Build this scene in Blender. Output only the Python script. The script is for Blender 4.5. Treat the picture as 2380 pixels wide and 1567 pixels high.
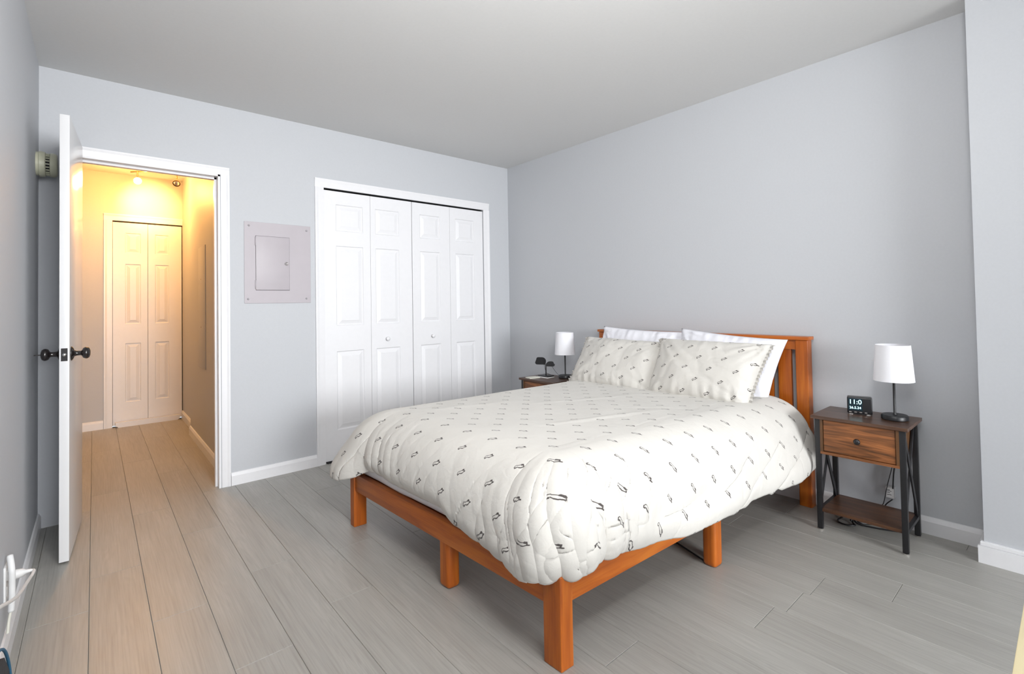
import bpy, bmesh, math, random
from mathutils import Matrix, Vector, noise
PI = math.pi
sc = bpy.context.scene
C = sc.collection
for o in list(bpy.data.objects):
    bpy.data.objects.remove(o, do_unlink=True)

# ------------------------------------------------------------------ camera
def make_camera():
    W, F, CX, CY = 2380.0, 1128.69, 1190.0, 683.5
    a, p, r = math.radians(40.7235), math.radians(1.1473), math.radians(-0.9571)
    R = Vector((math.cos(a), -math.sin(a), 0)); D = Vector((math.sin(a), math.cos(a), 0)); Z = Vector((0, 0, 1))
    D2 = D * math.cos(p) + Z * math.sin(p); U = -D * math.sin(p) + Z * math.cos(p)
    R2 = R * math.cos(r) + U * math.sin(r); U2 = -R * math.sin(r) + U * math.cos(r)
    cam = bpy.data.cameras.new('camera'); o = bpy.data.objects.new('camera', cam); C.objects.link(o)
    m = Matrix.Identity(4)
    for i in range(3):
        m[i][0], m[i][1], m[i][2] = R2[i], U2[i], -D2[i]
    m[2][3] = 1.1386
    o.matrix_world = m
    cam.sensor_fit = 'HORIZONTAL'; cam.sensor_width = 36.0; cam.lens = 36.0 * F / W
    cam.shift_x = 0.0; cam.shift_y = -(783.5 - CY) / W
    cam.clip_start = 0.02
    sc.camera = o
make_camera()

# ------------------------------------------------------------------ light and exposure
wd = bpy.data.worlds.new('sky'); sc.world = wd; wd.use_nodes = True
wd.node_tree.nodes['Background'].inputs[0].default_value = (0.80, 0.90, 1.0, 1)
wd.node_tree.nodes['Background'].inputs[1].default_value = 1.0
def area(name, loc, direction, sx, sy, power, col):
    l = bpy.data.lights.new(name, 'AREA'); l.shape = 'RECTANGLE'; l.size = sx; l.size_y = sy; l.energy = power; l.color = col
    o = bpy.data.objects.new(name, l); C.objects.link(o); o.location = loc
    o.rotation_euler = Vector(direction).to_track_quat('-Z', 'Y').to_euler()
    return o
area('window_daylight', (1.0, -4.28, 1.40), (0.12, 1, -0.26), 2.2, 1.4, 40, (0.97, 0.985, 1.0)).data.spread = math.radians(95)
area('added_fill_light', (0.60, 0.0, 2.0), (0.22, 0.90, 0.42), 0.5, 0.9, 24, (1.0, 0.99, 0.975))  # added fill near the camera, lifts the bed foot and floor; no actual lamp
sc.view_settings.view_transform = 'Standard'; sc.view_settings.look = 'None'
sc.view_settings.gamma = 1.0; sc.view_settings.use_curve_mapping = False
sc.view_settings.exposure = 1.15

# ------------------------------------------------------------------ helpers
def link(o, parent=None):
    C.objects.link(o)
    if parent is not None: o.parent = parent
    return o
def obj(name, bm, mat, parent=None, smooth=False, auto=None):
    me = bpy.data.meshes.new(name)
    if isinstance(bm, bmesh.types.BMesh):
        bm.normal_update(); bm.to_mesh(me); bm.free()
    else: me = bm
    if mat is not None and not me.materials: me.materials.append(mat)
    if smooth:
        for p in me.polygons: p.use_smooth = True
        if auto: me.set_sharp_from_angle(angle=math.radians(auto))
    return link(bpy.data.objects.new(name, me), parent)
def thing(name, label, cat, loc=(0, 0, 0), rz=0, group=None):
    o = bpy.data.objects.new(name, None); o.empty_display_size = 0.05; C.objects.link(o)
    o.location = loc; o.rotation_euler = (0, 0, rz); o['label'] = label; o['category'] = cat
    if group: o['group'] = group
    return o
def tag(o, label, cat, group=None):
    o['label'] = label; o['category'] = cat
    if group: o['group'] = group
    return o
def struct(o):
    o['kind'] = 'structure'; return o
def add_box(bm, x0, x1, y0, y1, z0, z1, bev=0, seg=2, m=None):
    r = bmesh.ops.create_cube(bm, size=1.0); vs = r['verts']
    for v in vs:
        v.co = Vector(((x0 + x1) / 2 + v.co.x * (x1 - x0), (y0 + y1) / 2 + v.co.y * (y1 - y0), (z0 + z1) / 2 + v.co.z * (z1 - z0)))
    if bev:
        es = list({e for v in vs for e in v.link_edges})
        rr = bmesh.ops.bevel(bm, geom=es, offset=bev, segments=seg, affect='EDGES', profile=0.6)
        vs = list({v for f in rr['faces'] for v in f.verts} | {v for v in vs if v.is_valid})
    if m is not None: bmesh.ops.transform(bm, matrix=m, verts=vs)
    return vs
def box(name, x0, x1, y0, y1, z0, z1, mat, parent=None, bev=0, seg=2, m=None):
    bm = bmesh.new(); add_box(bm, x0, x1, y0, y1, z0, z1, bev, seg, m)
    return obj(name, bm, mat, parent, smooth=bool(bev), auto=40 if bev else None)
def add_bar(bm, p, q, w, h, up=(0, 0, 1)):
    p, q = Vector(p), Vector(q); d = (q - p); L = d.length; d.normalize()
    s = d.cross(Vector(up)).normalized(); t = s.cross(d)
    r = bmesh.ops.create_cube(bm, size=1.0)
    for v in r['verts']:
        v.co = (p + q) / 2 + s * v.co.x * w + d * v.co.y * L + t * v.co.z * h
def add_lathe(bm, prof, loc=(0, 0, 0), axis='Z', seg=32):
    rings = []
    L = Vector(loc)
    for r, h in prof:
        ring = []
        for k in range(seg):
            a = 2 * PI * k / seg
            c, s = r * math.cos(a), r * math.sin(a)
            co = {'Z': (c, s, h), 'X': (h, c, s), 'Y': (s, h, c)}[axis]
            ring.append(bm.verts.new(L + Vector(co)))
        rings.append(ring)
    for a, b in zip(rings, rings[1:]):
        for k in range(seg):
            bm.faces.new((a[k], a[(k + 1) % seg], b[(k + 1) % seg], b[k]))
    if prof[0][0] > 1e-5: bm.faces.new(rings[0][::-1])
    if prof[-1][0] > 1e-5: bm.faces.new(rings[-1])
    bmesh.ops.remove_doubles(bm, verts=bm.verts, dist=1e-6)
    bmesh.ops.recalc_face_normals(bm, faces=bm.faces)
def catmull(pts, n=10):
    P = [Vector(p) for p in pts]; P = [P[0] * 2 - P[1]] + P + [P[-1] * 2 - P[-2]]; out = []
    for i in range(1, len(P) - 2):
        for k in range(n):
            t = k / n; a, b, c, d = P[i - 1:i + 3]
            out.append(0.5 * ((2 * b) + (c - a) * t + (2 * a - 5 * b + 4 * c - d) * t * t + (3 * b - a - 3 * c + d) * t ** 3))
    out.append(P[-2]); return out
def add_tube(bm, pts, r, seg=8, n=8, smooth=True):
    P = catmull(pts, n) if smooth else [Vector(p) for p in pts]
    prev = None; rings = []
    for i, p in enumerate(P):
        d = (P[min(i + 1, len(P) - 1)] - P[max(i - 1, 0)]).normalized()
        if prev is None:
            u = d.orthogonal().normalized()
        else:
            u = (prev - d * prev.dot(d)).normalized()
        prev = u; w = d.cross(u)
        rings.append([bm.verts.new(p + (u * math.cos(2 * PI * k / seg) + w * math.sin(2 * PI * k / seg)) * r) for k in range(seg)])
    for a, b in zip(rings, rings[1:]):
        for k in range(seg): bm.faces.new((a[k], a[(k + 1) % seg], b[(k + 1) % seg], b[k]))
    bm.faces.new(rings[0][::-1]); bm.faces.new(rings[-1])
    bmesh.ops.recalc_face_normals(bm, faces=bm.faces)
def add_prism(bm, poly, axis, a0, a1):
    """poly: list of 2-D points in the plane normal to axis; extruded a0..a1"""
    def co(p, a):
        return {'X': (a, p[0], p[1]), 'Y': (p[0], a, p[1]), 'Z': (p[0], p[1], a)}[axis]
    A = [bm.verts.new(co(p, a0)) for p in poly]; B = [bm.verts.new(co(p, a1)) for p in poly]
    n = len(poly)
    bm.faces.new(A); bm.faces.new(B[::-1])
    for k in range(n): bm.faces.new((A[k], B[k], B[(k + 1) % n], A[(k + 1) % n]))
    bmesh.ops.recalc_face_normals(bm, faces=bm.faces)

# ------------------------------------------------------------------ materials
class NT:
    def __init__(s, name):
        s.m = bpy.data.materials.new(name); s.m.use_nodes = True; s.t = s.m.node_tree; s.t.nodes.clear()
        s.out = s.t.nodes.new('ShaderNodeOutputMaterial'); s.b = s.t.nodes.new('ShaderNodeBsdfPrincipled')
        s.t.links.new(s.b.outputs[0], s.out.inputs[0])
    def n(s, typ, ins=None, **kw):
        nd = s.t.nodes.new(typ)
        for k, v in kw.items(): setattr(nd, k, v)
        for k, v in (ins or {}).items(): s.set(nd.inputs[k], v)
        return nd
    def set(s, sock, v):
        if isinstance(v, bpy.types.NodeSocket): s.t.links.new(v, sock)
        elif isinstance(v, bpy.types.Node): s.t.links.new(v.outputs[0], sock)
        else: sock.default_value = v
    def p(s, **kw):
        names = dict(col='Base Color', rough='Roughness', metal='Metallic', nrm='Normal', spec='Specular IOR Level', coat='Coat Weight', sheen='Sheen Weight', emc='Emission Color', ems='Emission Strength')
        for k, v in kw.items(): s.set(s.b.inputs[names[k]], v)
    def math(s, op, a, b=None, clamp=False):
        nd = s.n('ShaderNodeMath', operation=op, use_clamp=clamp); s.set(nd.inputs[0], a)
        if b is not None: s.set(nd.inputs[1], b)
        return nd.outputs[0]
    def vec(s, op, a, b=None, scale=None):
        nd = s.n('ShaderNodeVectorMath', operation=op); s.set(nd.inputs[0], a)
        if b is not None: s.set(nd.inputs[1], b)
        if scale is not None: s.set(nd.inputs['Scale'], scale)
        return nd
    def ramp(s, fac, stops):
        nd = s.n('ShaderNodeValToRGB'); s.set(nd.inputs[0], fac); e = nd.color_ramp.elements
        while len(e) < len(stops): e.new(0.5)
        for k, (pos, c) in enumerate(stops): e[k].position = pos; e[k].color = (*c, 1)
        return nd.outputs[0]
    def bump(s, h, strength, dist=0.002):
        return s.n('ShaderNodeBump', {'Height': h, 'Strength': strength, 'Distance': dist}).outputs[0]
def plain(name, col, rough=0.5, metal=0.0, spec=0.5, bump=None, var=0.0, scale=40, **kw):
    t = NT(name); t.p(rough=rough, metal=metal, spec=spec)
    co = t.n('ShaderNodeTexCoord').outputs['Object']
    nz = t.n('ShaderNodeTexNoise', {'Vector': co, 'Scale': scale, 'Detail': 4.0})
    a = tuple(c * (1 - var) for c in col); b = tuple(min(1, c * (1 + var)) for c in col)
    t.p(col=t.ramp(nz.outputs[0], [(0.3, a), (0.7, b)]))
    if bump: t.p(nrm=t.bump(nz.outputs[0], bump[0], bump[1]))
    if kw: t.p(**kw)
    return t.m
def lin(r, g, b):
    f = lambda c: (c / 255) / 12.92 if c <= 10 else (((c / 255) + 0.055) / 1.055) ** 2.4
    return (f(r), f(g), f(b))

M = {}
M['wall'] = plain('wall_paint', (0.535, 0.550, 0.578), 0.55, spec=0.35, bump=(0.12, 0.001), var=0.012, scale=90)
M['hallwall'] = plain('hall_wall_paint', (0.52, 0.525, 0.54), 0.5, spec=0.35, bump=(0.12, 0.001), var=0.012, scale=90)
M['ceiling'] = plain('ceiling_paint', (0.72, 0.72, 0.715), 0.8, spec=0.2, bump=(0.1, 0.001), var=0.01, scale=60)
M['trim'] = plain('white_trim_paint', (0.80, 0.80, 0.82), 0.32, var=0.01, bump=(0.05, 0.0006), scale=30)
M['doorwhite'] = plain('bifold_door_white', (0.80, 0.80, 0.82), 0.4, var=0.008, bump=(0.05, 0.0006), scale=30)
M['gloss'] = plain('gloss_door_white', (0.74, 0.74, 0.75), 0.22, var=0.015, bump=(0.25, 0.003), scale=5)
M['panel'] = plain('panel_cover_paint', (0.46, 0.425, 0.455), 0.45, var=0.02, scale=12)
M['dark'] = plain('dark_gap', (0.015, 0.015, 0.016), 0.8)
M['black'] = plain('black_metal', (0.012, 0.012, 0.014), 0.38, spec=0.5, var=0.1)
M['bronze'] = plain('dark_bronze_knob', (0.012, 0.009, 0.009), 0.16, spec=0.7, var=0.1)
M['plastic'] = plain('black_plastic', (0.014, 0.014, 0.016), 0.3, var=0.1)
M['steel'] = plain('bright_steel', (0.75, 0.74, 0.72), 0.25, metal=1.0, var=0.03)
M['brass'] = plain('brushed_fixture_metal', (0.42, 0.27, 0.13), 0.35, metal=1.0, var=0.05)
M['shade'] = plain('white_lamp_fabric', (0.84, 0.84, 0.88), 0.85, spec=0.1, var=0.01, bump=(0.3, 0.0006), scale=400)
M['sheet'] = plain('white_cotton', (0.82, 0.82, 0.87), 0.9, spec=0.1, var=0.008, bump=(0.5, 0.008), scale=14)
M['mattress'] = plain('mattress_white', (0.80, 0.79, 0.82), 0.9, spec=0.1, var=0.01, bump=(0.25, 0.003), scale=30)
M['whiteplastic'] = plain('white_plastic', (0.80, 0.80, 0.80), 0.35, var=0.01)
M['cream'] = plain('cream_plastic_alarm', (0.50, 0.50, 0.38), 0.45, var=0.06)
M['navy'] = plain('dark_bag_fabric', (0.022, 0.022, 0.028), 0.8, var=0.3, scale=80, bump=(0.4, 0.002))
M['piping'] = plain('blue_piping', (0.02, 0.12, 0.22), 0.6, var=0.1)
M['ruffle'] = plain('grey_beige_ruffle', (0.50, 0.48, 0.45), 0.9, spec=0.1, var=0.2, scale=120)
M['paper'] = plain('booklet_paper', (0.75, 0.74, 0.66), 0.7, var=0.03)
M['desk'] = plain('pale_cream_laminate', (0.78, 0.68, 0.42), 0.4, var=0.03, scale=8)
M['board'] = plain('floorboard_underlay', (0.14, 0.135, 0.125), 0.9)

def wood(name, axis, dark, mid, light, rough=0.35, s=1.0, spec=0.5, wave=1.0):
    """grain running along axis (0 x, 1 y, 2 z)"""
    t = NT(name); co = t.n('ShaderNodeTexCoord').outputs['Object']
    rnd = t.n('ShaderNodeObjectInfo').outputs['Random']
    off = t.vec('SCALE', (3.1, 5.7, 7.3), scale=rnd).outputs[0]
    co = t.vec('ADD', co, off).outputs[0]
    sc1 = [26 * s] * 3; sc1[axis] = 2.0 * s
    sc2 = [160 * s] * 3; sc2[axis] = 5 * s
    n1 = t.n('ShaderNodeTexNoise', {'Vector': t.vec('MULTIPLY', co, tuple(sc1)).outputs[0], 'Scale': 1.0, 'Detail': 5.0, 'Distortion': wave})
    n2 = t.n('ShaderNodeTexNoise', {'Vector': t.vec('MULTIPLY', co, tuple(sc2)).outputs[0], 'Scale': 1.0, 'Detail': 3.0})
    f = t.math('ADD', t.math('MULTIPLY', n1.outputs[0], 0.75), t.math('MULTIPLY', n2.outputs[0], 0.25))
    t.p(col=t.ramp(f, [(0.30, dark), (0.5, mid), (0.68, light)]), rough=rough, spec=spec, nrm=t.bump(n2.outputs[0], 0.15, 0.0006))
    return t.m
OD, OM, OL = (0.29, 0.060, 0.004), (0.43, 0.102, 0.008), (0.53, 0.150, 0.014)
M['bed_x'] = wood('orange_stained_pine_lengthwise', 0, OD, OM, OL)
M['bed_y'] = wood('orange_stained_pine_crosswise', 1, OD, OM, OL)
M['bed_z'] = wood('orange_stained_pine_upright', 2, OD, OM, OL)
M['rustic_top'] = wood('rustic_brown_top', 1, (0.032, 0.015, 0.009), (0.078, 0.038, 0.023), (0.14, 0.074, 0.048), 0.32, 1.6)
M['rustic_front'] = wood('rustic_orange_front', 1, (0.035, 0.016, 0.007), (0.20, 0.072, 0.022), (0.40, 0.145, 0.045), 0.5, 1.5, wave=1.2)
M['rustic_side'] = wood('rustic_brown_cheek', 2, (0.05, 0.022, 0.008), (0.11, 0.048, 0.016), (0.16, 0.07, 0.025), 0.45, 1.5)
M['rustic_shelf'] = wood('rustic_dark_shelf', 1, (0.030, 0.014, 0.008), (0.075, 0.033, 0.016), (0.13, 0.055, 0.025), 0.35, 1.5)

def floor_wood():
    t = NT('grey_oak_plank'); co = t.n('ShaderNodeTexCoord').outputs['Object']
    rnd = t.n('ShaderNodeObjectInfo').outputs['Random']
    co = t.vec('ADD', co, t.vec('SCALE', (13.1, 25.7, 3.3), scale=rnd).outputs[0]).outputs[0]
    n1 = t.n('ShaderNodeTexNoise', {'Vector': t.vec('MULTIPLY', co, (9.0, 1.1, 1.0)).outputs[0], 'Scale': 1.0, 'Detail': 3.0, 'Distortion': 0.8})
    wv = t.math('SINE', t.math('MULTIPLY', n1.outputs[0], 85.0))
    n2 = t.n('ShaderNodeTexNoise', {'Vector': t.vec('MULTIPLY', co, (170.0, 4.5, 1.0)).outputs[0], 'Scale': 1.0, 'Detail': 4.0})
    n3 = t.n('ShaderNodeTexNoise', {'Vector': t.vec('MULTIPLY', co, (14.0, 1.6, 1.0)).outputs[0], 'Scale': 1.0, 'Detail': 2.0})
    msk = t.ramp(n3.outputs[0], [(0.48, (0, 0, 0)), (0.62, (1, 1, 1))])
    f = t.math('ADD', t.math('MULTIPLY', n2.outputs[0], 0.62), t.math('MULTIPLY', t.math('MULTIPLY', wv, msk), 0.05))
    f = t.math('ADD', f, t.math('MULTIPLY', n3.outputs[0], 0.38))
    f = t.math('ADD', f, t.math('MULTIPLY', t.math('SUBTRACT', rnd, 0.5), 0.07))
    c = t.ramp(f, [(0.30, (0.300, 0.290, 0.267)), (0.5, (0.358, 0.349, 0.323)), (0.70, (0.405, 0.396, 0.370))])
    t.p(col=c, rough=0.38, spec=0.42, nrm=t.bump(n2.outputs[0], 0.18, 0.0008))
    return t.m
M['plank'] = floor_wood()

def penguin_fabric():
    t = NT('penguin_print_cotton')
    uv = t.n('ShaderNodeUVMap').outputs[0]
    A, B = 0.152, 0.163
    p = t.vec('DIVIDE', uv, (A, B, 1)).outputs[0]
    g1 = t.vec('SUBTRACT', t.vec('FRACTION', p).outputs[0], (0.5, 0.5, 0)).outputs[0]
    g2 = t.vec('SUBTRACT', t.vec('FRACTION', t.vec('ADD', p, (0.5, 0.5, 0)).outputs[0]).outputs[0], (0.5, 0.5, 0)).outputs[0]
    l1 = t.vec('LENGTH', t.vec('MULTIPLY', g1, (1, 1, 0)).outputs[0]).outputs['Value']
    l2 = t.vec('LENGTH', t.vec('MULTIPLY', g2, (1, 1, 0)).outputs[0]).outputs['Value']
    k = t.math('LESS_THAN', l1, l2)
    mx = t.n('ShaderNodeMix', data_type='VECTOR'); t.set(mx.inputs[0], k); t.set(mx.inputs[4], g2); t.set(mx.inputs[5], g1)
    S = 0.033
    q = t.vec('MULTIPLY', mx.outputs[1], (A / S, B / S, 0)).outputs[0]
    strokes = [((-.30, .30), (-.22, .44), .05), ((-.22, .44), (-.06, .47), .035), ((-.06, .47), (.08, .34), .03), ((-.19, .24), (-.20, .25), .07),
               ((.06, .28), (.27, -.08), .03), ((.27, -.08), (.31, -.2), .065), ((-.10, .2), (-.07, -.04), .035), ((-.07, -.04), (0, -.22), .05),
               ((0, -.22), (.2, -.36), .045), ((.2, -.36), (.27, -.48), .06), ((.24, -.36), (.40, -.2), .045), ((.40, -.2), (.34, -.06), .03)]
    dmin = None
    for a, b, r in strokes:
        a = Vector((*a, 0)); b = Vector((*b, 0)); ba = b - a
        pa = t.vec('SUBTRACT', q, tuple(a)).outputs[0]
        h = t.math('MULTIPLY', t.vec('DOT_PRODUCT', pa, tuple(ba / ba.dot(ba))).outputs['Value'], 1.0, clamp=True)
        d = t.vec('LENGTH', t.vec('SUBTRACT', pa, t.vec('SCALE', tuple(ba), scale=h).outputs[0]).outputs[0]).outputs['Value']
        d = t.math('SUBTRACT', d, r * 1.05)
        dmin = d if dmin is None else t.math('MINIMUM', dmin, d)
    ink = t.n('ShaderNodeMapRange', {'Value': dmin, 'From Min': 0.02, 'From Max': -0.02, 'To Min': 0.0, 'To Max': 0.93}).outputs[0]
    co = t.n('ShaderNodeTexCoord').outputs['Object']
    nz = t.n('ShaderNodeTexNoise', {'Vector': co, 'Scale': 7.0, 'Detail': 3.0})
    base = t.ramp(nz.outputs[0], [(0.3, (0.620, 0.600, 0.562)), (0.7, (0.655, 0.635, 0.597))])
    mc = t.n('ShaderNodeMix', data_type='RGBA'); t.set(mc.inputs[0], ink); t.set(mc.inputs[6], base); mc.inputs[7].default_value = (0.03, 0.02, 0.02, 1)
    wr = t.n('ShaderNodeTexNoise', {'Vector': co, 'Scale': 26.0, 'Detail': 5.0, 'Distortion': 0.6})
    t.p(col=mc.outputs[2], rough=0.85, spec=0.15, sheen=0.15, nrm=t.bump(wr.outputs[0], 0.35, 0.008))
    return t.m
M['penguin'] = penguin_fabric()

def emis(name, col, s):
    t = NT(name); t.p(col=(0, 0, 0, 1), emc=(*col, 1), ems=s, rough=0.4); return t.m
M['bulb'] = emis('lit_bulb', (1.0, 0.78, 0.42), 60.0)
M['digits'] = emis('clock_digits', (0.50, 0.92, 1.0), 1.6)
M['screen'] = plain('clock_screen', (0.006, 0.02, 0.03), 0.12, var=0.1)

# ------------------------------------------------------------------ room shell
H, XL, XR, YA, YN = 2.45, -0.2235, 3.0437, 3.5751, -4.2
HH = 2.485                       # hallway ceiling
HXL, HXR, HYF = -1.0, 0.665, 6.13
DX0, DX1, DZ = -0.074, 0.613, 2.0  # bedroom doorway
CX0, CX1, CZ = 1.272, 2.738, 2.012  # closet opening
T = 0.12
def wallbm(parts):
    bm = bmesh.new()
    for p in parts: add_box(bm, *p)
    return bm
fl = struct(obj('floor', wallbm([(XL - T, XR + T, YN - T, YA + T, -0.06, -0.012), (HXL - T, 1.0, YA + T, HYF + T, -0.06, -0.012)]), M['board']))
# planks, one object each
random.seed(7)
PW = 0.175; X0 = -0.014
pcache = {}
def plank_mesh(w, l):
    key = (round(w, 3), round(l, 3))
    if key not in pcache:
        bm = bmesh.new(); g = 0.0004
        r = bmesh.ops.create_cube(bm, size=1.0)
        for v in r['verts']:
            v.co = Vector((v.co.x * (w - 2 * g), v.co.y * (l - 2 * g), -0.006 + v.co.z * 0.012))
        top = [e for e in bm.edges if all(v.co.z > -0.001 for v in e.verts)]
        bmesh.ops.bevel(bm, geom=top, offset=0.0012, segments=1, affect='EDGES')
        me = bpy.data.meshes.new('plank'); bm.to_mesh(me); bm.free(); me.materials.append(M['plank'])
        pcache[key] = me
    return pcache[key]
joints = {0: 2.758, 1: 3.432, 2: 4.175, -1: 3.686, 3: 2.35, 4: 1.9, 5: 3.5, 6: 3.1, 7: 2.2, 11: 0.72}
PL = 1.21
for i in range(-6, 18):
    xa, xb = X0 + PW * i, X0 + PW * (i + 1)
    j0 = joints.get(i, random.uniform(0, PL)); j0 -= math.ceil((j0 - YN) / PL) * PL
    y = j0
    while y < HYF:
        ya_, yb_ = y, y + PL; y += PL
        a, b = xa, xb
        if yb_ <= YN: continue
        ya2, yb2 = max(ya_, YN), min(yb_, HYF)
        # bedroom rows clip to bedroom, hall rows to the hall
        segs = []
        mid = YA + 0.06
        bx0, bx1 = max(a, XL), min(b, XR)
        hx0, hx1 = max(a, HXL), min(b, 0.72)
        if bx1 - bx0 > 0.004 and hx1 - hx0 > 0.004 and abs(bx0 - hx0) < 1e-6 and abs(bx1 - hx1) < 1e-6:
            segs.append((bx0, bx1, ya2, yb2))
        else:
            if bx1 - bx0 > 0.004 and ya2 < mid: segs.append((bx0, bx1, ya2, min(yb2, mid)))
            if hx1 - hx0 > 0.004 and yb2 > mid: segs.append((hx0, hx1, max(ya2, mid), yb2))
        for (p, q, r, s) in segs:
            if s - r < 0.01: continue
            o = bpy.data.objects.new('plank', plank_mesh(q - p, s - r)); link(o, fl)
            o.location = ((p + q) / 2, (r + s) / 2, 0)
struct(obj('ceiling', wallbm([(XL - T, XR + T, YN - T, YA + T, H, H + 0.1)]), M['ceiling']))
struct(obj('ceiling_hallway', wallbm([(HXL - T, 1.0, YA + T, HYF + T, HH, HH + 0.1)]), M['ceiling']))
struct(obj('wall_left', wallbm([(XL - T, XL, YN - T, YA, 0, H)]), M['wall']))
struct(obj('wall_far', wallbm([(XL - T, DX0, YA, YA + T, 0, H), (DX0, DX1, YA, YA + T, DZ, H), (DX1, CX0, YA, YA + T, 0, H),
    (CX0, CX1, YA, YA + T, CZ, H), (CX1, XR + T, YA, YA + T, 0, H)]), M['wall']))
struct(obj('wall_right', wallbm([(XR, XR + T, YN - T, YA, 0, H)]), M['wall']))
struct(box('wall_column', 2.888, XR, YN, 0.285, 0, H, M['wall']))
WX0, WX1, WZ0, WZ1 = 0.0, 2.4, 0.70, 2.2
struct(obj('wall_near', wallbm([(XL - T, WX0, YN - T, YN, 0, H), (WX1, XR + T, YN - T, YN, 0, H), (WX0, WX1, YN - T, YN, 0, WZ0), (WX0, WX1, YN - T, YN, WZ1, H)]), M['wall']))
wf = struct(obj('window_1', wallbm([(WX0, WX1, YN - 0.08, YN - 0.03, WZ0, WZ0 + 0.04), (WX0, WX1, YN - 0.08, YN - 0.03, WZ1 - 0.04, WZ1),
    (WX0, WX0 + 0.04, YN - 0.08, YN - 0.03, WZ0, WZ1), (WX1 - 0.04, WX1, YN - 0.08, YN - 0.03, WZ0, WZ1)]), M['trim']))
box('window_sill', WX0 - 0.05, WX1 + 0.05, YN - 0.03, YN + 0.06, WZ0 - 0.03, WZ0, M['trim'], wf, 0.004)
box('mullion', 1.43, 1.47, YN - 0.075, YN - 0.035, WZ0 + 0.04, WZ1 - 0.04, M['trim'], wf)
# closet interior behind the bifold doors
struct(obj('wall_closet', wallbm([(CX0 - T, CX0, YA + T, YA + 0.7, 0, H), (CX1, CX1 + T, YA + T, YA + 0.7, 0, H), (CX0 - T, CX1 + T, YA + 0.7, YA + 0.8, 0, H), (CX0 - T, CX1 + T, YA + T, YA + 0.8, H, H + 0.1), (CX0 - T, CX1 + T, YA + T, YA + 0.8, -0.06, 0)]), M['wall']))
# hallway walls
struct(obj('wall_hallway_right', wallbm([(HXR, HXR + T, YA + T, 5.28, 0, HH), (0.705, 0.705 + T, 5.28, HYF + T, 0, HH)]), M['hallwall']))
struct(obj('wall_hallway_left', wallbm([(HXL - T, HXL, YA, HYF + T, 0, HH), (HXL, XL - T, YA, YA + T, 0, HH)]), M['hallwall']))
HC0, HC1, HCZ = 0.135, 0.705, 2.02
struct(obj('wall_hallway_end', wallbm([(HXL, HC0, HYF, HYF + T, 0, HH), (HC0, HC1, HYF, HYF + T, HCZ, HH), (HC0, HC1, HYF + 0.08, HYF + T, 0, HCZ)]), M['hallwall']))

# baseboards with a moulded top edge
def baseboard(name, x0, x1, y0, y1, face, h=0.082, t=0.013):
    """face: '+x','-x','-y' direction it faces; runs between the given coordinates"""
    prof = [(0, 0), (t, 0), (t, h * 0.74), (t * 0.72, h * 0.86), (t * 0.45, h * 0.97), (0, h)]
    bm = bmesh.new()
    if face == '+x': add_prism(bm, [(x0 + a, z) for a, z in prof], 'Y', y0, y1)
    elif face == '-x': add_prism(bm, [(x0 - a, z) for a, z in prof], 'Y', y0, y1)
    elif face == '-y': add_prism(bm, [(y0 - a, z) for a, z in prof], 'X', x0, x1)
    elif face == '+y': add_prism(bm, [(y0 + a, z) for a, z in prof], 'X', x0, x1)
    return struct(obj(name, bm, M['trim']))
baseboard('baseboard_left', XL, XL, YN, YA, '+x')
baseboard('baseboard_far', 0.668, 1.209, YA, YA, '-y')
baseboard('baseboard_far_corner', 2.806, XR - 0.013, YA, YA, '-y')
baseboard('baseboard_right', XR, XR, 0.285, YA, '-x')
bb = bmesh.new(); add_box(bb, 2.869, XR, YN, 0.303, 0, 0.072, 0.0); add_box(bb, 2.874, XR, YN, 0.298, 0.072, 0.090, 0.004)
struct(obj('baseboard_column', bb, M['trim']))
baseboard('baseboard_hallway_right', HXR, HXR, YA + T, 5.28, '-x')
baseboard('baseboard_hallway_recess', 0.705, 0.705, 5.28, HYF, '-x')
baseboard('baseboard_hallway_end', HXL, 0.067, HYF, HYF, '-y')

# casings
def casing(name, x0, x1, ztop, y, w=0.05, t=0.014, left=True, right=True, d=-1):
    bm = bmesh.new()
    prof = [(0, 0), (w, 0), (w, t), (w * 0.86, t), (w * 0.62, t * 0.72), (w * 0.2, t * 0.55), (0, t * 0.45)]
    # prof a: 0 at the opening, w at the outside
    if left: add_prism(bm, [(x0 - a, y - b) for a, b in prof], 'Z', 0, ztop)
    if right: add_prism(bm, [(x1 + a, y - b) for a, b in prof], 'Z', 0, ztop)
    xa, xb = (x0 - w if left else x0), (x1 + w if right else x1)
    add_prism(bm, [(y - b, ztop + a) for a, b in prof], 'X', xa, xb)
    return struct(obj(name, bm, M['trim']))
casing('trim_1', DX0, DX1 + 0.004, DZ + 0.0, YA, w=0.048)
casing('trim_2', CX0, CX1, CZ, YA, w=0.064)
casing('trim_3', HC0, HC1, HCZ, HYF, w=0.065, right=False)
# bedroom door jamb and stop
jb = bmesh.new()
add_box(jb, DX1 - 0.012, DX1, YA - 0.006, YA + T + 0.004, 0, DZ, 0); add_box(jb, DX0, DX0 + 0.012, YA - 0.006, YA + T + 0.004, 0, DZ, 0)
add_box(jb, DX0, DX1, YA - 0.006, YA + T + 0.004, DZ - 0.012, DZ, 0)
add_box(jb, DX1 - 0.024, DX1 - 0.012, YA + 0.045, YA + 0.08, 0, DZ - 0.012, 0); add_box(jb, DX0 + 0.012, DX0 + 0.024, YA + 0.045, YA + 0.08, 0, DZ - 0.012, 0)
add_box(jb, DX0 + 0.012, DX1 - 0.012, YA + 0.045, YA + 0.08, DZ - 0.024, DZ - 0.012, 0)
struct(obj('trim_4', jb, M['trim']))

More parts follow.
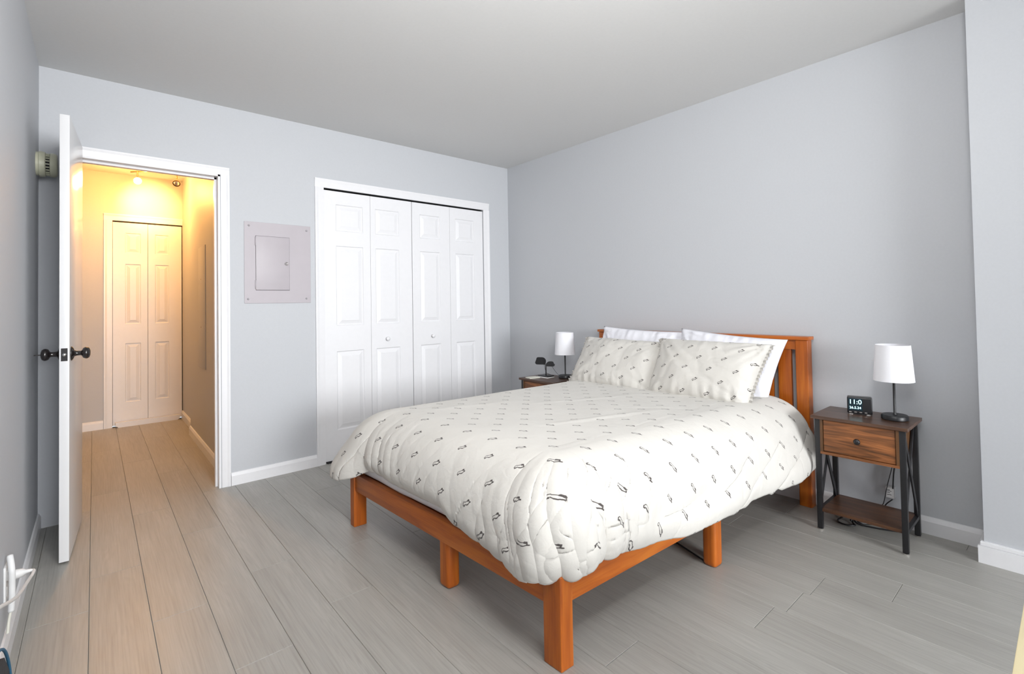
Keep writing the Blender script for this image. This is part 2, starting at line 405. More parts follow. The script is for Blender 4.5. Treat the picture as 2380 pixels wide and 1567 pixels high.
# ------------------------------------------------------------------ panelled bifold leaf
def leaf_mesh(w, h, t, cols, rows, rec=0.0075, bevw=0.024):
    """slab in local X (width) Z (height), front face at y=-t; raised-and-fielded panels: cols [(x0,x1)], rows [(z0,z1)]"""
    bm = bmesh.new()
    xs = sorted({0.0, w, *[c for p in cols for c in p]}); zs = sorted({0.0, h, *[c for p in rows for c in p]})
    V = {}
    def v(x, y, z):
        k = (round(x, 5), round(y, 5), round(z, 5))
        if k not in V: V[k] = bm.verts.new((x, y, z))
        return V[k]
    def quad(a, b, c, d):
        try: bm.faces.new((a, b, c, d))
        except ValueError: pass
    for i in range(len(xs) - 1):
        for j in range(len(zs) - 1):
            x0, x1, z0, z1 = xs[i], xs[i + 1], zs[j], zs[j + 1]
            ispan = any(abs(x0 - c[0]) < 1e-6 for c in cols) and any(abs(z0 - r[0]) < 1e-6 for r in rows)
            if not ispan:
                quad(v(x0, -t, z0), v(x1, -t, z0), v(x1, -t, z1), v(x0, -t, z1)); continue
            steps = [(0, 0), (0.006, rec), (0.012, rec), (0.012 + bevw, 0.001), (0.0145 + bevw, 0.0)]
            ring = lambda e, d: [v(x0 + e, -t + d, z0 + e), v(x1 - e, -t + d, z0 + e), v(x1 - e, -t + d, z1 - e), v(x0 + e, -t + d, z1 - e)]
            pr = ring(*steps[0])
            for st in steps[1:]:
                nr = ring(*st)
                for k in range(4): quad(pr[k], pr[(k + 1) % 4], nr[(k + 1) % 4], nr[k])
                pr = nr
            quad(*pr)
    for i in range(len(xs) - 1):
        x0, x1 = xs[i], xs[i + 1]
        quad(v(x0, -t, 0), v(x0, 0, 0), v(x1, 0, 0), v(x1, -t, 0)); quad(v(x0, -t, h), v(x1, -t, h), v(x1, 0, h), v(x0, 0, h))
    for j in range(len(zs) - 1):
        z0, z1 = zs[j], zs[j + 1]
        quad(v(0, -t, z0), v(0, -t, z1), v(0, 0, z1), v(0, 0, z0)); quad(v(w, -t, z0), v(w, 0, z0), v(w, 0, z1), v(w, -t, z1))
    bm.faces.new([v(x, 0, 0) for x in xs] + [v(w, 0, z) for z in zs[1:-1]] + [v(x, 0, h) for x in xs[::-1]] + [v(0, 0, z) for z in zs[-2:0:-1]])
    bmesh.ops.recalc_face_normals(bm, faces=bm.faces)
    me = bpy.data.meshes.new('leaf'); bm.to_mesh(me); bm.free(); me.materials.append(M['doorwhite']); return me
ROWS = [(0.215, 0.795), (0.985, 1.58), (1.69, 1.89)]
def leaf(root, x0, x1, y, z0, z1, t=0.028, pan=None):
    me = leaf_mesh(x1 - x0, z1 - z0, t, [pan or (0.085, x1 - x0 - 0.068)], ROWS)
    o = obj('door_leaf', me, None, root); o.location = (x0, y, z0); return o
YL = YA + 0.034
d3 = struct(bpy.data.objects.new('door_2', None)); C.objects.link(d3)
xs = [(CX0 + 0.003, 1.633, (0.088, 0.300)), (1.635, 1.9945, (0.040, 0.246)), (1.9995, 2.369, (0.072, 0.268)), (2.371, CX1 - 0.004, (0.058, 0.262))]
lv = [leaf(d3, a, b, YL, 0.012, 1.998, pan=p) for a, b, p in xs]
for k, kx in ((1, 1.766), (2, 2.182)):
    bm = bmesh.new(); add_lathe(bm, [(0.0, -0.03), (0.009, -0.0295), (0.015, -0.025), (0.0165, -0.02), (0.0145, -0.015), (0.009, -0.011), (0.008, -0.004), (0.012, -0.002), (0.012, 0.0)], axis='Y', seg=24)
    o = obj('knob', bm, M['doorwhite'], lv[k], True); o.location = (kx - xs[k][0], -0.028, 0.878 - 0.012)
box('track', CX0 + 0.01, CX1 - 0.01, YL - 0.03, YL, CZ - 0.004, CZ, M['dark'], d3)
box('backing', CX0, CX1, YL + 0.03, YL + 0.034, 0, CZ, M['dark'], d3)
box('floor_bracket', CX0 + 0.01, CX0 + 0.05, YA - 0.012, YA + 0.02, 0.0, 0.012, M['dark'], d3)
# hallway bifold closet
d4 = struct(bpy.data.objects.new('door_3', None)); C.objects.link(d4)
YH = HYF + 0.034
h1 = leaf(d4, 0.138, 0.4115, YH, 0.016, 2.006, pan=(0.095, 0.219)); h2 = leaf(d4, 0.4145, 0.698, YH, 0.016, 2.006, pan=(0.058, 0.175))
box('track', HC0, HC1, YH - 0.03, YH, HCZ - 0.010, HCZ, M['dark'], d4)
bm = bmesh.new(); xa, xb = 0.178, 0.655
pf = [(xa - 0.02, 0.05), (xa - 0.02, 0.012), (xa - 0.008, 0.010), (xa, 0.0), (xb, 0.0), (xb + 0.010, 0.008), (xb + 0.02, 0.012), (xb + 0.02, 0.05)]
add_prism(bm, pf, 'Y', HYF - 0.045, HYF - 0.006)
obj('kick_strip', bm, M['doorwhite'], d4)

# ------------------------------------------------------------------ open bedroom door
DH = Vector((-0.048, 3.560, 0)); ang = math.atan2(-0.037, 0.56)
d1 = struct(bpy.data.objects.new('door_1', None)); C.objects.link(d1)
d1.location = (-0.0485, 3.555, 0); d1.rotation_euler = (0, 0, math.atan2(0.0365, 0.552) * -1)
# local: door runs along -Y from the hinge; visible face at x=0, slab x -0.034..0
DL = 0.556
box('door_slab', -0.0345, 0, -DL, 0, 0.010, 2.040, M['gloss'], d1, 0.0012)
for s in (1, -1):
    bm = bmesh.new(); pr = [(0.033, 0.0), (0.033, 0.003), (0.026, 0.008), (0.014, 0.012), (0.0115, 0.02), (0.0105, 0.034), (0.014, 0.038), (0.024, 0.043), (0.0275, 0.051), (0.0275, 0.057), (0.023, 0.064), (0.012, 0.068), (0.0, 0.069)]
    add_lathe(bm, [(r, h * s) for r, h in pr], axis='X', seg=28)
    k = obj('knob', bm, M['bronze'], d1, True); k.location = (0 if s > 0 else -0.0345, -DL + 0.062, 0.941)
    if s < 0: box('doorstop', -0.075 - 0.016, -0.068, -0.0025, 0.0025, -0.0025, 0.0025, M['bronze'], k)
lp = box('latch_plate', -0.0345 + 0.006, -0.006, -DL - 0.0012, -DL + 0.004, 0.912, 0.970, M['bronze'], d1)
bm = bmesh.new(); add_lathe(bm, [(0.0072, 0.0), (0.0072, -0.006), (0.0, -0.007)], axis='Y', seg=20); o = obj('latch', bm, M['steel'], lp, True); o.location = (-0.0172, -DL - 0.0012, 0.941)
for z in (0.25, 1.05, 1.85):
    bm = bmesh.new(); add_lathe(bm, [(0.0055, -0.045), (0.0055, 0.045)], seg=12); o = obj('hinge', bm, M['bronze'], d1, True); o.location = (-0.036, 0.004, z)

# ------------------------------------------------------------------ things on the walls
# breaker panel
bp = thing('breaker_panel', 'painted grey metal breaker panel set in the wall between the doorway and the closet', 'electrical panel', (0.75, YA, 1.17))
bm = bmesh.new(); add_box(bm, 0, 0.425, -0.005, 0, 0, 0.545, 0.001, 1)
obj('cover_plate', bm, M['panel'], bp)
fx0, fx1, fz0, fz1 = 0.070, 0.281, 0.090, 0.452
bm = bmesh.new()
for (a, b, c, d) in ((fx0 - 0.002, fx1 + 0.002, fz0 - 0.003, fz0), (fx0 - 0.002, fx1 + 0.002, fz1, fz1 + 0.002), (fx0 - 0.002, fx0, fz0, fz1), (fx1, fx1 + 0.0015, fz0, fz1)):
    add_box(bm, a, b, -0.0056, -0.0049, c, d)
obj('door_gap', bm, plain('shadow_gap', (0.10, 0.09, 0.095), 0.8), bp)
pdr = box('panel_door', fx0, fx1, -0.0085, -0.004, fz0, fz1, M['panel'], bp, 0.0008)
for z in (fz0 + 0.035, fz1 - 0.035):
    bm = bmesh.new(); add_lathe(bm, [(0.0, -0.03), (0.0035, -0.029), (0.0035, 0.029), (0.0, 0.03)], seg=10); o = obj('hinge', bm, M['panel'], pdr, True); o.location = (fx0 - 0.003, -0.008, z)
bm = bmesh.new(); add_lathe(bm, [(0.012, 0.0), (0.012, -0.004), (0.009, -0.006), (0.0075, -0.004), (0.0, -0.003)], axis='Y', seg=24); o = obj('lock', bm, plain('lock_metal', (0.35, 0.33, 0.33), 0.35, metal=0.6), pdr, True); o.location = (0.262, -0.0085, 0.272)
for x, z in ((0.028, 0.518), (0.398, 0.513), (0.022, 0.028), (0.395, 0.030)):
    bm = bmesh.new(); add_lathe(bm, [(0.0068, 0.0), (0.006, -0.003), (0.0, -0.0042)], axis='Y', seg=16); o = obj('screw', bm, plain('screw_paint', (0.36, 0.34, 0.36), 0.4) if 'scr' not in M else M['scr'], bp, True); o.location = (x, -0.005, z)

# alarm on the left wall behind the door
al = thing('smoke_alarm', 'round yellowed alarm with a slotted side on the left wall behind the open door', 'smoke alarm', (XL, 3.435, 1.893))
bm = bmesh.new(); add_lathe(bm, [(0.060, 0.0), (0.060, 0.010), (0.065, 0.012), (0.065, 0.022), (0.062, 0.034), (0.055, 0.037)], axis='X', seg=40); obj('base', bm, M['cream'], al, True, 40)
bm = bmesh.new(); add_lathe(bm, [(0.050, 0.036), (0.050, 0.051)], axis='X', seg=40); vr = obj('vent_band', bm, M['dark'], al, True, 40)
for k in range(22):
    a = 2 * PI * k / 22; bm = bmesh.new(); add_box(bm, 0.036, 0.051, -0.0022, 0.0022, 0.049, 0.0565)
    o = obj('slot_rib', bm, M['cream'], vr); o.rotation_euler = (a, 0, 0)
bm = bmesh.new(); add_lathe(bm, [(0.055, 0.051), (0.0605, 0.053), (0.0605, 0.070), (0.054, 0.079), (0.0, 0.082)], axis='X', seg=40); obj('cap', bm, M['cream'], al, True, 40)

# access cover in the hallway right wall
cv = thing('wall_cover_plate', 'thin painted-over cover plate with chipped edges on the hallway right wall', 'cover plate', (HXR, 4.46, 0.66))
box('plate', -0.004, 0, 0, 0.33, 0, 0.985, M['hallwall'], cv, 0.001)
for z in (0.33, 0.72):
    bm = bmesh.new(); add_lathe(bm, [(0.004, 0), (0.003, -0.002), (0, -0.003)], axis='X', seg=10); o = obj('screw', bm, M['brass'], cv, True); o.location = (-0.004, 0.2, z)

# wall outlet, plug and cord on the left wall
ot = thing('wall_outlet', 'white wall outlet low on the left wall near the bottom left corner', 'outlet', (XL, 2.335, 0.245))
box('cover_plate', 0, 0.006, -0.038, 0.038, -0.06, 0.06, M['whiteplastic'], ot, 0.002)
for z in (0.025, -0.025): box('receptacle', 0.004, 0.008, -0.017, 0.017, z - 0.016, z + 0.016, M['whiteplastic'], ot, 0.0015)
ad = thing('power_plug', 'white plug standing out of the wall outlet above a loose white cord', 'plug', (XL + 0.008, 2.335, 0.262))
bm = bmesh.new(); add_lathe(bm, [(0.015, 0.0), (0.0155, 0.02), (0.013, 0.034), (0.007, 0.042), (0.005, 0.056), (0.0, 0.057)], axis='X', seg=20); obj('plug_body', bm, M['whiteplastic'], ad, True, 50)
bm = bmesh.new(); add_tube(bm, [(0.054, 0, 0), (0.061, -0.004, -0.001), (0.060, -0.035, 0.0), (0.056, -0.10, 0.010), (0.050, -0.355, 0.070), (0.050, -0.69, 0.193), (0.050, -0.875, 0.260), (0.050, -1.15, 0.37)], 0.0048); obj('cord', bm, M['whiteplastic'], ad, True)
fp = thing('flat_plug', 'tall flat white plug bent up the left wall beside the outlet', 'plug', (XL + 0.008, 2.300, 0.235))
bm = bmesh.new(); add_tube(bm, [(0.004, 0.03, 0.095), (0.010, 0.006, 0.068), (0.012, 0, 0.035), (0.012, 0, -0.03), (0.010, -0.003, -0.075)], 0.0085, 10); obj('plug_body', bm, M['whiteplastic'], fp, True)
bm = bmesh.new(); add_tube(bm, [(0.010, -0.003, -0.07), (0.006, -0.012, -0.10), (0.004, -0.02, -0.135)], 0.004); obj('tip', bm, M['paper'], fp, True)

# ------------------------------------------------------------------ hallway track light
tl = thing('track_light', 'curved ceiling track light with adjustable spot heads in the hallway', 'ceiling light', (0, 0, 0))
bm = bmesh.new(); add_tube(bm, [(0.255, 5.62, 2.405), (0.33, 5.54, 2.405), (0.45, 5.47, 2.405), (0.585, 5.43, 2.405), (0.69, 5.42, 2.405)], 0.007, 8); obj('rail', bm, M['brass'], tl, True)
for p in ((0.46, 5.466),):
    bm = bmesh.new(); add_tube(bm, [(p[0], p[1], 2.41), (p[0], p[1], HH)], 0.006, 8, smooth=False); obj('stem', bm, M['brass'], tl, True)
bm = bmesh.new(); add_lathe(bm, [(0.05, 0.0), (0.05, -0.015), (0.0, -0.02)], (0.46, 5.466, HH), seg=24); obj('canopy', bm, M['brass'], tl, True, 40)
def head(pos, aim, lit):
    bm = bmesh.new(); add_tube(bm, [(pos[0], pos[1], 2.40), (pos[0], pos[1], 2.355)], 0.005, 8, smooth=False)
    hb = obj('arm', bm, M['brass'], tl, True)
    d = (Vector(aim) - Vector(pos)).normalized(); q = d.to_track_quat('Z', 'Y')
    bm = bmesh.new(); add_lathe(bm, [(0.0, -0.055), (0.012, -0.052), (0.018, -0.03), (0.022, 0.0), (0.030, 0.018), (0.031, 0.03), (0.029, 0.03), (0.026, 0.014), (0.0, 0.012)], seg=24)
    o = obj('spot_head', bm, M['brass'], hb, True, 50); o.location = pos; o.rotation_euler = q.to_euler()
    bm = bmesh.new(); add_lathe(bm, [(0.0, 0.016), (0.024, 0.016), (0.025, 0.024), (0.018, 0.031), (0.0, 0.033)], seg=24)
    o2 = obj('bulb', bm, M['bulb'] if lit else M['steel'], hb, True, 50); o2.location = pos; o2.rotation_euler = q.to_euler()
    return d
h1p = (0.300, 5.55, 2.318)
d = head(h1p, (0.29, 5.0, 2.15), True)
head((0.585, 5.44, 2.322), (0.52, 5.2, 2.15), False)
def lamp(name, typ, loc, power, col, r=0.03, aim=None, angle=None, blend=0.5):
    l = bpy.data.lights.new(name, typ); l.energy = power; l.color = col; l.shadow_soft_size = r
    if typ == 'SPOT': l.spot_size = angle; l.spot_blend = blend
    o = bpy.data.objects.new(name, l); C.objects.link(o); o.location = loc
    if aim is not None: o.rotation_euler = (Vector(aim) - Vector(loc)).to_track_quat('-Z', 'Y').to_euler()
    return o
WARM = (1.0, 0.47, 0.12)
lamp('track_spot', 'SPOT', (0.335, 5.62, 2.33), 40, WARM, 0.02, (0.42, 6.13, 2.20), math.radians(64), 1.0)
lamp('track_spot_near', 'POINT', (0.27, 5.46, 2.26), 19, WARM, 0.04)

# ------------------------------------------------------------------ bed
BO = (1.088, 1.060, 0); BR = 0.0
bed = thing('bed_frame', 'orange-stained wooden bed frame with slatted headboard', 'bed', BO, BR)
BW = 1.44
def leg(name, x0, x1, y0, y1, z1, bev=0.004, mat='bed_z'):
    bm = bmesh.new(); add_box(bm, x0, x1, y0, y1, 0, z1, bev, 3); return obj(name, bm, M[mat], bed, True, 40)
leg('leg', 0, 0.054, 0.0, 0.074, 0.290); leg('leg', -0.002, 0.062, BW - 0.044, BW, 0.276)
def roundleg(x0, x1, y0, y1, z1):
    bm = bmesh.new(); add_box(bm, x0, x1, y0, y1, 0, z1, 0.020, 5); return obj('leg', bm, M['bed_z'], bed, True, 40)
roundleg(0.010, 0.068, 0.60, 0.665, 0.20); roundleg(0.905, 0.968, 0.000, 0.060, 0.24); roundleg(0.905, 0.968, BW - 0.06, BW, 0.24)
roundleg(0.905, 0.968, 0.69, 0.75, 0.21)
fr = box('foot_rail', 0.004, 0.034, 0.05, BW - 0.04, 0.185, 0.272, M['bed_y'], bed, 0.003)
box('side_rail', 0.04, 1.87, 0.003, 0.032, 0.200, 0.284, M['bed_x'], bed, 0.003)
box('side_rail', 0.04, 1.87, BW - 0.032, BW - 0.003, 0.200, 0.284, M['bed_x'], bed, 0.003)
box('center_beam', 0.03, 1.87, BW / 2 - 0.02, BW / 2 + 0.02, 0.185, 0.23, M['bed_x'], bed)
for k in range(13):
    x = 0.06 + k * 0.142; box('slat', x, x + 0.07, 0.03, BW - 0.03, 0.232, 0.25, M['bed_y'], bed, 0.002)
HX0, HX1 = 1.868, 1.925
for y0 in (-0.020, 1.364): 
    bm = bmesh.new(); add_box(bm, HX0, HX1, y0, y0 + 0.062, 0, 0.912, 0.004, 3); obj('headboard_post', bm, M['bed_z'], bed, True, 40)
box('headboard_cap', HX0 - 0.012, HX1 + 0.01, -0.028, 1.432, 0.912, 0.930, M['bed_y'], bed, 0.003)
box('headboard_rail', HX0 + 0.012, HX1 - 0.012, 0.042, 1.364, 0.856, 0.912, M['bed_y'], bed, 0.003)
box('headboard_rail', HX0 + 0.012, HX1 - 0.012, 0.042, 1.364, 0.20, 0.30, M['bed_y'], bed, 0.003)
ny = 13; span = 1.322; sw = 0.070; gap = (span - ny * sw) / (ny + 1)
for k in range(ny):
    y = 0.042 + gap + k * (sw + gap); box('headboard_slat', HX0 + 0.018, HX1 - 0.018, y, y + sw, 0.298, 0.858, M['bed_z'], bed, 0.003)

def bed_warp(me):
    # the frame stands slightly out of square: foot end swung towards the doorway, long axis turned a little
    for v in me.vertices:
        x, y, z = v.co; v.co = (x * 0.9992 - 0.050 * y * max(0.0, 1 - x / 1.9), -0.0401 * x + y * 0.999, z)
for ch in list(bed.children): bed_warp(ch.data)
def at_bed(o): bed_warp(o.data); o.location = BO; return o
# mattress in a white fitted sheet
bm = bmesh.new(); add_box(bm, 0.012, 1.855, 0.014, BW - 0.014, 0.262, 0.536, 0.075, 6)
bmesh.ops.subdivide_edges(bm, edges=[e for e in bm.edges if e.calc_length() > 0.2], cuts=24, use_grid_fill=True)
for v in bm.verts:
    n = noise.noise(v.co * 9) * 0.006 + noise.noise(Vector((v.co.x * 24, v.co.y * 24, v.co.z * 5))) * 0.003
    v.co += v.co.normalized() * 0 + Vector((n, n, 0)) * (1 if v.co.z < 0.52 else 0)
mt = at_bed(obj('mattress', bm, M['mattress'], None, True)); tag(mt, 'white sheeted mattress showing below the duvet hem on the bed frame', 'mattress')

# duvet: a soft sheet laid over the mattress, rounded over its edge, hanging to a hem of varying height
import numpy as np
def lerp(x, pts):
    if x <= pts[0][0]: return pts[0][1]
    for (a, fa), (b, fb) in zip(pts, pts[1:]):
        if x <= b:
            t = (x - a) / (b - a); t = t * t * (3 - 2 * t); return fa + (fb - fa) * t
    return pts[-1][1]
def build_duvet():
    e, ZT, RR = 0.235, 0.564, 0.205
    IX0, IX1, IY0, IY1 = e, 1.80, e, BW - e
    SK = 0.58                                     # nominal skirt (arc) length from the inner rectangle
    nz = noise.noise
    NU, NV = 290, 300
    U0, V0, V1 = IX0 - SK, IY0 - SK, IY1 + SK
    V, UV = [], []
    for i in range(NU + 1):
        for j in range(NV + 1):
            u = U0 + (IX1 - U0) * i / NU; v = V0 + (V1 - V0) * j / NV
            cx, cy = max(u, IX0), min(max(v, IY0), IY1)
            ax, ay = u - cx, v - cy
            m = max(abs(ax), abs(ay)); l = math.hypot(ax, ay)
            if l > 1e-9: ax, ay = ax / l, ay / l
            dn = m / SK                            # 0..1, square corner mapped to a round one
            if l < 1e-9:
                tau = -1
            else:
                tau = (-PI / 2 - math.atan2(ay, ax)) % (2 * PI)
                if tau > PI + 0.01: tau = 0.0
            if tau < 0:
                r = 0; h = 0.004 * nz(Vector((u * 2.4, v * 2.2, 0.3))) + 0.0025 * nz(Vector((u * 6, v * 5, 4.3)))
                for (x0, y0, x1, y1, am, wd) in CREASES:
                    dx, dy = x1 - x0, y1 - y0; L = math.hypot(dx, dy); tt = ((u - x0) * dx + (v - y0) * dy) / L / L
                    if -0.05 < tt < 1.05:
                        di = ((u - x0) * dy - (v - y0) * dx) / L + 0.012 * nz(Vector((tt * 4, x0 * 9, 0)))
                        f = math.sin(PI * min(1, max(0, tt))); h += am * f * math.exp(-(di / wd) ** 2)
                V.append((u, v, ZT + h)); UV.append((u, v)); continue
            # skirt parameters by position round the bed
            if tau < 1e-3:   # near side
                zh = lerp(cx, [(e, .310), (.45, .285), (.70, .252), (.90, .258), (1.03, .250), (1.12, .268), (1.5, .262), (1.8, .285)]); ph = lerp(cx, [(.3, 7), (.8, 12), (1.65, 25)])
            elif abs(tau - PI / 2) < 1e-3:  # foot
                zh = lerp(cy, [(e, .285), (.38, .305), (.50, .318), (.62, .362), (1.0, .372), (1.25, .362)]); ph = lerp(cy, [(.2, 7), (.9, 4), (1.29, 10)])
            elif tau > PI - 1e-3:
                zh = .30; ph = lerp(cx, [(e, 12), (.8, 6), (1.3, 0)])
            elif tau < PI / 2:
                q = tau / (PI / 2); zh = lerp(q, [(0, .310), (.25, .318), (.42, .300), (.50, .318), (.60, .285), (.78, .262), (.90, .275), (1, .288)]); ph = lerp(q, [(0, 7), (.5, 10), (1, 7)])
            else:
                q = (tau - PI / 2) / (PI / 2); zh = lerp(q, [(0, .362), (.35, .285), (1, .300)]); ph = lerp(q, [(0, 10), (.45, 30), (1, 12)])
            S = tau * 0.3 + (cy - e) + (cx - e) * (1 if tau > PI * 0.75 else -1)
            zh += 0.005 * nz(Vector((S * 7, 3.3, 0))) + 0.002 * nz(Vector((S * 27, 1.3, 0)))
            ph = math.radians(ph); d0 = e - RR * math.cos(ph) * 0.98 + 0.0; th = PI / 2 - ph
            zarc = RR * (1 - math.cos(th)); line = max(0.02, (ZT - zh - zarc) / math.cos(ph)); arc = RR * th
            Lt = d0 + arc + line; d = dn * Lt
            if d < d0: r, z, nx, nzv = d, 0.0, 0.0, 1.0
            elif d < d0 + arc:
                t_ = (d - d0) / RR; r = d0 + RR * math.sin(t_); z = -RR * (1 - math.cos(t_)); nx, nzv = math.sin(t_), math.cos(t_)
            else:
                q = d - d0 - arc; r = d0 + RR * math.sin(th) + q * math.sin(ph); z = -zarc - q * math.cos(ph); nx, nzv = math.cos(ph), math.sin(ph)
            t = max(0.0, min(1.0, (d - d0) / (Lt - d0))); ts = t * t * (3 - 2 * t)
            sq = math.sin(2 * tau) ** 2 if (tau < PI) else 0.0
            r *= 1 + 0.23 * sq * min(1, d / 0.12) * (1 if tau < PI / 2 else 0.8)
            # bunching strength
            cn = math.exp(-((S - 0.16) / 0.34) ** 2); cf = math.exp(-((S - 1.75) / 0.30) ** 2)
            foot = 1.0 if 0.45 < S < 1.7 else 0.0
            w1 = 1.3 * nz(Vector((S * 2.2, t * 1.6, 1.0))); w2 = 1.5 * nz(Vector((S * 4.0, t * 2.2, 7.0)))
            ms = max(0.25, min(1.0, 0.65 + 1.3 * nz(Vector((S * 2.3, t * 0.8, 31.0))))); ms = max(ms, cn)
            f1 = (abs(math.sin(PI * (6.1 + 1.2 * nz(Vector((S * 1.1, 0, 3)))) * S + w1 + 0.4 + cn * t * 1.3)) ** (0.7 if cn > 0.3 else 1.1) - 0.6) * ms
            f2 = (abs(math.sin(PI * 14.0 * S + 3.2 * w1 + w2 - cn * t * 2.0)) ** 0.8 - 0.6) * ms
            h = 0.006 * math.sin(PI * min(1, t * 1.02)) + 0.004 * nz(Vector((u * 2.4, v * 2.2, 0.3)))
            h += ts * (f1 * (0.0030 * (0.4 if S < -0.3 else 1) + 0.019 * cn + 0.012 * cf + 0.0045 * foot) + f2 * (0.001 + 0.013 * cn + 0.006 * cf + 0.0035 * foot))
            # crumples
            cr = 1 - min(1, abs(nz(Vector((S * 10 + 0.5 * w2 - t * 2.0, t * 0.4, 13.0)))) * 7)
            h -= ts * (0.0020 + 0.013 * cn + 0.005 * cf) * cr * cr
            cr2 = 1 - min(1, abs(nz(Vector((S * 8 + w1 - t * 5, t * 3.5 + w2, 3.0)))) * 7.0)
            h -= ts * 0.003 * cn * cr2 * cr2
            # diagonal slumps on the near side
            if S < -0.15: h += ts * (1 - 0.6 * t) * 0.016 * nz(Vector((S * 3.0 - t * 1.7, t * 1.9, 21.0))) - ts * 0.006 * (1 - min(1, abs(nz(Vector((S * 3.0 - t * 2.6, t * 1.2, 5.0)))) * 6)) 
            h -= 0.020 * max(0, (t - 0.88) / 0.12) ** 2          # hem rolls in
            V.append((cx + ax * (r + nx * h), cy + ay * (r + nx * h), ZT + z + nzv * h))
            UV.append((cx + ax * d, cy + ay * d))
    F = []
    for i in range(NU):
        b = i * (NV + 1); F += [(b + j, b + NV + 1 + j, b + NV + 2 + j, b + j + 1) for j in range(NV)]
    return V, np.array(UV), F
CREASES = [(0.30, 0.55, 1.15, 0.30, 0.004, 0.020), (0.55, 0.95, 1.45, 0.62, 0.003, 0.022), (0.95, 0.50, 1.20, 0.22, -0.003, 0.012), (0.2, 1.15, 0.7, 1.0, 0.003, 0.03), (1.25, 0.75, 1.55, 0.35, 0.003, 0.015)]
V, UV, F = build_duvet()
me = bpy.data.meshes.new('duvet'); me.from_pydata(V, [], F)
ul = me.uv_layers.new(name='UVMap')
li = np.zeros(len(me.loops), dtype=np.int32); me.loops.foreach_get('vertex_index', li)
ul.data.foreach_set('uv', UV[li].astype(np.float32).ravel())
me.materials.append(M['penguin'])
me.polygons.foreach_set('use_smooth', [True] * len(me.polygons))
dv = bpy.data.objects.new('duvet', me); link(dv); at_bed(dv)
sd = dv.modifiers.new('thick', 'SOLIDIFY'); sd.thickness = 0.036; sd.offset = 1.0; sd.use_even_offset = False
tag(dv, 'pale beige duvet printed with small penguins draped over the bed', 'duvet')

# ------------------------------------------------------------------ pillows
def pillow(name, w, h, t, mat, seed, label, group, frill=False, n=48, uvr=0.0, taper=(0, 0), us=1.15):
    """local: X width, Y height, Z thickness; centred"""
    random.seed(seed); bm = bmesh.new(); uvl = bm.loops.layers.uv.new('UVMap')
    offs = Vector((seed * 3.1, seed * 1.7, 0)); grid = {}
    for side in (1, -1):
        for i in range(n + 1):
            for j in range(n + 1):
                u, v = i / n * 2 - 1, j / n * 2 - 1
                if side < 0 and (i in (0, n) or j in (0, n)): grid[side, i, j] = grid[1, i, j]; continue
                ex = (1 - abs(u) ** 2.6); ey = (1 - abs(v) ** 2.6)
                pf = max(0, ex) ** 0.46 * max(0, ey) ** 0.50
                # edges pull in between the corners
                x = u * w / 2 * (1 - 0.045 * (1 - v * v) * abs(u) ** 3); y = v * h / 2 * (1 - 0.05 * (1 - u * u) * abs(v) ** 3)
                x *= 1 - (taper[0] if u < 0 else taper[1]) * (1 - v) / 2 * abs(u)
                z = side * t / 2 * pf
                # wrinkles running in from the seams and corners
                wr = 0
                for cu, cv in ((1, 1), (1, -1), (-1, 1), (-1, -1)):
                    dx, dy = (u - cu) * w, (v - cv) * h; d = math.hypot(dx, dy); an = math.atan2(dy, dx)
                    wr += noise.noise(Vector((an * 5.5, d * 2.0, cu + 2 * cv)) + offs) * math.exp(-d / 0.20) * min(1, d / 0.05) * 0.034
                wr += noise.noise(Vector((x * 34, y * 5, 3 * side)) + offs) * 0.012 * max(0, abs(v) - 0.35) * (1 if v < 0 else .7) * 2
                wr += noise.noise(Vector((x * 6, y * 8, 5 * side)) + offs) * 0.010
                rg = 1 - min(1, abs(noise.noise(Vector((x * 7 + y * 5, y * 6 - x * 3, 9.0)) + offs)) * 6); wr -= 0.004 * rg * rg
                z += side * wr * min(1, pf * 2.2)
                grid[side, i, j] = bm.verts.new((x, y, z))
    for side in (1, -1):
        for i in range(n):
            for j in range(n):
                q = [grid[side, i, j], grid[side, i + 1, j], grid[side, i + 1, j + 1], grid[side, i, j + 1]]
                if side < 0: q.reverse()
                f = bm.faces.new(q)
                for lp in f.loops: lp[uvl].uv = ((lp.vert.co.y + uvr) * us, (lp.vert.co.x * -1 + 0.03 * seed) * us)
    o = obj(name, bm, mat, None, True); tag(o, label, 'pillow', group)
    if frill:
        for sgn in (1, -1):
            bm = bmesh.new(); ul = bm.loops.layers.uv.new('UVMap'); rows = []; K = 90
            for k in range(K + 1):
                v = k / K * 2 - 1; xe = sgn * w / 2 * (1 - 0.045 * (1 - v * v)) * (1 - (taper[0] if sgn < 0 else taper[1]) * (1 - v) / 2); row = []
                for q in range(3):
                    row.append(bm.verts.new((xe + sgn * (q * 0.009 - 0.003), v * h / 2 * 0.985, 0.0045 * q * math.sin(k * 1.25 + 0.5 * math.sin(k * 0.7)) + 0.0006)))
                rows.append(row)
            for k in range(K):
                for q in range(2): bm.faces.new((rows[k][q], rows[k + 1][q], rows[k + 1][q + 1], rows[k][q + 1]))
            obj('ruffle', bm, M['ruffle'], o, True)
    return o
def place(o, c, xdir, ydir):
    X = Vector(xdir).normalized(); Y = Vector(ydir); Y = (Y - X * Y.dot(X)).normalized(); Z = X.cross(Y)
    m = Matrix.Identity(4)
    for i in range(3): m[i][0], m[i][1], m[i][2], m[i][3] = X[i], Y[i], Z[i], c[i]
    o.matrix_world = m
GP, GW = 'penguin print pillows leaning at the head of the bed', 'plain white pillows against the headboard'
a = pillow('white_pillow', 0.66, 0.42, 0.13, M['sheet'], 3, 'plain white pillow against the headboard behind the far penguin pillow', GW)
place(a, (2.858, 1.985, 0.742), (0.03, -1, -0.035), (0.20, 0.0, 1))
